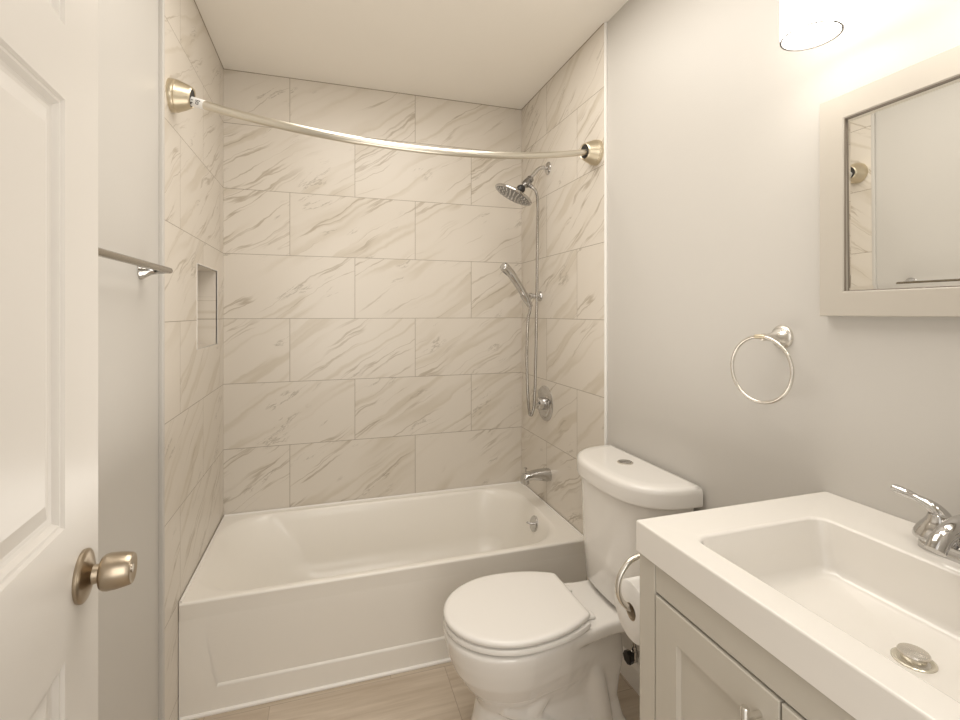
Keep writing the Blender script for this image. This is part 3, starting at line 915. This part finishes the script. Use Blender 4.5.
    lathe(bm, dc, (0, 0, 1), [(-0.001, 0.0145), (0.008, 0.0145), (0.009, 0.0180), (0.0105, 0.0188), (0.0125, 0.0175), (0.0135, 0.012), (0.0140, 0.001)], 40)
    st = obj('drain_stopper', bm, M_NICKEL, dr)
    # faucet
    f = thing('faucet', 'chrome two-handle centerset faucet at the back of the sink', 'faucet', (0.972, YC, CZT))
    fxc = 0.972
    bm = bmesh.new()
    def stad(g, z, L=0.078, wd=0.027):
        out = []
        for k in range(40):
            a = 2*pi*k/40
            cy = L-wd if math.sin(a) >= 0 else -(L-wd)
            out.append(Vector((fxc+(wd-g)*math.cos(a), YC+cy+(wd-g)*math.sin(a), z)))
        return out
    loft(bm, [stad(0.0, CZT), stad(0.0, CZT+0.004), stad(0.001, CZT+0.014), stad(0.004, CZT+0.018), stad(0.014, CZT+0.020)])
    obj('base_plate', bm, M_CHROME, f)
    for s_ in (1, -1):
        hy = YC+s_*0.051
        bm = bmesh.new()
        lathe(bm, (fxc, hy, CZT+0.018), (0, 0, 1), [(-0.002, 0.024), (-0.001, 0.0335), (0.002, 0.0345), (0.009, 0.0325), (0.018, 0.0275), (0.026, 0.0215), (0.033, 0.0165), (0.040, 0.0145), (0.044, 0.008), (0.045, 0.001)], 40)
        pth = smooth_path([(fxc+0.004, hy-s_*0.005, CZT+0.038), (fxc+0.003, hy-s_*0.002, CZT+0.053), (fxc+0.002, hy+s_*0.010, CZT+0.066), (fxc, hy+s_*0.032, CZT+0.074), (fxc-0.003, hy+s_*0.067, CZT+0.081)], 6)
        m = len(pth)
        tube(bm, pth, [0.0165-0.0105*min(1, i/(m-1)/0.75) + (0.0012 if 0.8 < i/(m-1) < 0.97 else 0) for i in range(m)], 18, squash=((1, 0, 0), 1.15))
        obj('faucet_handle', bm, M_CHROME, f)
    bm = bmesh.new()
    pth = smooth_path([(fxc+0.006, YC, CZT+0.012), (fxc+0.004, YC, CZT+0.040), (fxc-0.018, YC, CZT+0.062), (fxc-0.055, YC, CZT+0.064), (fxc-0.088, YC, CZT+0.052), (fxc-0.102, YC, CZT+0.036)], 7)
    m = len(pth)
    tube(bm, pth, [0.022-0.009*min(1, i/(m*0.75)) for i in range(m)], 24)
    obj('spout', bm, M_CHROME, f)
    bm = bmesh.new()
    tube(bm, [(fxc+0.024, YC, CZT+0.015), (fxc+0.024, YC, CZT+0.070)], 0.0028, 12)
    lathe(bm, (fxc+0.024, YC, CZT+0.068), (0, 0, 1), [(0, 0.003), (0.003, 0.006), (0.009, 0.006), (0.011, 0.003)], 16)
    obj('lift_rod', bm, M_CHROME, f)
vanity()

# ------------------------------------------------------------------ paper holder and roll on the vanity's end
def paper():
    yk, xc, zc = 0.862, 0.602, 0.719
    t = thing('paper_holder', 'curved brushed nickel paper holder on the vanity side', 'paper holder', (0.645, 0.783, 0.83))
    bm = bmesh.new()
    lathe(bm, (0.655, 0.783, 0.826), (0, 1, 0), [(-0.0005, 0.024), (0.004, 0.024), (0.008, 0.020), (0.011, 0.009)], 32)
    obj('wall_base', bm, M_NICKEL, t)
    bm = bmesh.new()
    pth = smooth_path([(0.655, 0.790, 0.826), (0.655, 0.835, 0.827), (0.645, 0.856, 0.828), (0.626, yk, 0.828), (0.598, yk, 0.818), (0.577, yk, 0.793), (0.572, yk, 0.765), (0.579, yk, 0.744), (0.591, yk, 0.730), (0.606, yk, 0.720), (0.63, yk, 0.717), (0.70, yk, 0.717)], 6)
    tube(bm, pth, 0.0062, 14)
    obj('holder_arm', bm, M_NICKEL, t)
    r = thing('toilet_paper_roll', 'white toilet paper roll hanging on the curved holder', 'toilet paper', (0.63, yk, zc))
    bm = bmesh.new()
    def xr(x, rad): return [Vector((x, yk+rad*math.cos(2*pi*k/56), zc+rad*math.sin(2*pi*k/56)-0.004)) for k in range(56)]
    loft(bm, [xr(xc, 0.0175), xr(xc, 0.0575), xr(xc+0.002, 0.060), xr(xc+0.098, 0.060), xr(xc+0.10, 0.0575), xr(xc+0.10, 0.0175), xr(xc, 0.0175)], False, False)
    obj('paper', bm, M_PAPER, r, angle=50)
    bm = bmesh.new()
    loft(bm, [xr(xc+0.001, 0.0174), xr(xc+0.099, 0.0174), xr(xc+0.099, 0.016), xr(xc+0.001, 0.016), xr(xc+0.001, 0.0174)], False, False)
    obj('core', bm, M_CARD, r)
paper()

# ------------------------------------------------------------------ mirror, light, towel hardware
def mirror():
    t = thing('wall_mirror', 'rectangular mirror in a flat greige frame above the sink', 'mirror', (RW, YC, 1.56))
    y0, y1, z0, z1 = 0.185, 0.779, 1.332, 1.797
    xf, fw = 1.025, 0.054
    bm = bmesh.new()
    def rg(x, g): return [Vector((x, y, z)) for y, z in ((y0+g, z0+g), (y1-g, z0+g), (y1-g, z1-g), (y0+g, z1-g))]
    loft(bm, [rg(RW-0.0005, 0), rg(xf+0.0015, 0), rg(xf, 0.0015), rg(xf, fw-0.004), rg(xf+0.0015, fw-0.002), rg(xf+0.0085, fw), rg(RW-0.0005, fw), rg(RW-0.0005, 0)], False, False)
    obj('mirror_frame', bm, M_FRAME, t, smooth=False)
    bm = bmesh.new()
    loft(bm, [rg(xf+0.0014, fw-0.0014), rg(xf+0.0062, fw-0.0012), rg(xf+0.0062, fw-0.0004), rg(xf+0.0014, fw-0.0004), rg(xf+0.0014, fw-0.0014)], False, False)
    obj('frame_gap_shade', bm, M_FRAME_SHADE, t, smooth=False)  # thin ring painting the shaded gap between frame and glass
    bm = bmesh.new()
    zm = (z0+z1)/2
    def gr(x, g): return [Vector((x-(z-zm)*0.0062 if x < RW-0.01 else x, y, z)) for y, z in ((y0+fw-0.002+g, z0+fw-0.002+g), (y1-fw+0.002-g, z0+fw-0.002+g), (y1-fw+0.002-g, z1-fw+0.002-g), (y0+fw-0.002+g, z1-fw+0.002-g))]
    loft(bm, [gr(RW-0.002, 0), gr(xf+0.0074, 0), gr(xf+0.0067, 0.010)])
    obj('mirror_glass', bm, M_MIRROR, t, smooth=False)
mirror()

def vlight():
    t = thing('vanity_light', 'chrome wall light with lit frosted glass cylinders above the mirror', 'wall light', (RW, YC, 2.0))
    bm = bmesh.new()
    box(bm, RW-0.022, RW-0.0005, YC-0.30, YC+0.30, 2.035, 2.105)
    obj('back_plate', bm, M_CHROME, t, smooth=False, bevel=0.006)
    for k in (-1, 0, 1):
        y = YC+k*0.242; x = 0.93
        bm = bmesh.new()
        tube(bm, smooth_path([(RW-0.02, y, 2.07), (0.96, y, 2.072), (x, y, 2.065), (x, y, 2.04)], 6), 0.008, 14)
        lathe(bm, (x, y, 2.022), (0, 0, 1), [(0, 0.030), (0.012, 0.030), (0.022, 0.018), (0.026, 0.008)], 28)
        obj('light_arm', bm, M_CHROME, t)
        bm = bmesh.new()
        lathe(bm, (x, y, 1.905), (0, 0, 1), [(0.004, 0.0500), (0.003, 0.0515), (-0.0070, 0.0518), (-0.0070, 0.0528), (0.006, 0.0530), (0.120, 0.0530), (0.124, 0.050), (0.124, 0.004)], 56, False, True)
        sh = obj('glass_shade', bm, M_SHADE, t); sh['label'] = 'lit frosted glass cylinder'
        bm = bmesh.new()
        lathe(bm, (x, y, 1.897), (0, 0, 1), [(0, 0.0500), (0, 0.0534), (0.0012, 0.0534), (0.0012, 0.0517), (0.0095, 0.0514), (0.0095, 0.0500), (0, 0.0500)], 64, False, False)
        rg = obj('shade_ring', bm, M_RING, sh)
        bm = bmesh.new()
        lathe(bm, (x, y, 1.906), (0, 0, 1), [(0, 0.0505), (0.002, 0.0505)], 48)
        obj('light_diffuser', bm, M_DIFF, sh)
        rg['label'] = 'thin metal ring at the bottom of the glass'
vlight()

def towel_ring():
    c = Vector((RW, 0.889, 1.281))
    t = thing('towel_ring', 'brushed nickel towel ring on the wall beside the mirror', 'towel ring', c)
    bm = bmesh.new()
    lathe(bm, c, (-1, 0, 0), [(-0.0005, 0.029), (0.003, 0.029), (0.006, 0.027), (0.009, 0.0235), (0.011, 0.023), (0.018, 0.017), (0.030, 0.0115), (0.045, 0.0088), (0.056, 0.0085), (0.062, 0.0090), (0.066, 0.0075), (0.067, 0.003)], 40)
    obj('ring_post', bm, M_NICKEL, t)
    bm = bmesh.new()
    r = 0.0785
    rc = Vector((RW-0.066, 0.892, 1.281-r+0.002))
    an = math.radians(4)
    hv = Vector((-math.sin(an), math.cos(an), 0))
    tube(bm, [rc+hv*(r*math.sin(2*pi*i/72))+Vector((0, 0, r*math.cos(2*pi*i/72))) for i in range(72)], 0.0042, 14, closed=True)
    obj('ring', bm, M_NICKEL, t)
    bm = bmesh.new()
    tube(bm, [rc+hv*(r*math.sin(q))+Vector((0, 0, r*math.cos(q))) for q in [-0.16+0.32*k/8 for k in range(9)]], 0.0056, 14)
    obj('ring_sleeve', bm, M_SATIN, t)
towel_ring()

def towel_bar():
    zb, xb = 1.455, LW+0.064
    y1, y0 = 1.502, 0.905
    t = thing('towel_bar', 'brushed nickel towel bar on the left wall behind the door', 'towel bar', (LW, 1.2, zb))
    bm = bmesh.new()
    ys = [y0-0.016, y0-0.013, y1+0.012, y1+0.018, y1+0.020]
    tube(bm, [(xb, y, zb) for y in ys], [0.006, 0.0082, 0.0082, 0.007, 0.003], 20)
    obj('bar', bm, M_BAR, t)
    for y in (y0, y1):
        bm = bmesh.new()
        lathe(bm, (LW, y, zb), (1, 0, 0), [(-0.0005, 0.027), (0.003, 0.027), (0.006, 0.024), (0.010, 0.0225), (0.013, 0.020), (0.024, 0.0135), (0.040, 0.0105), (0.055, 0.0095), (0.064, 0.0085)], 36)
        obj('bar_post', bm, M_CHROME, t)
towel_bar()
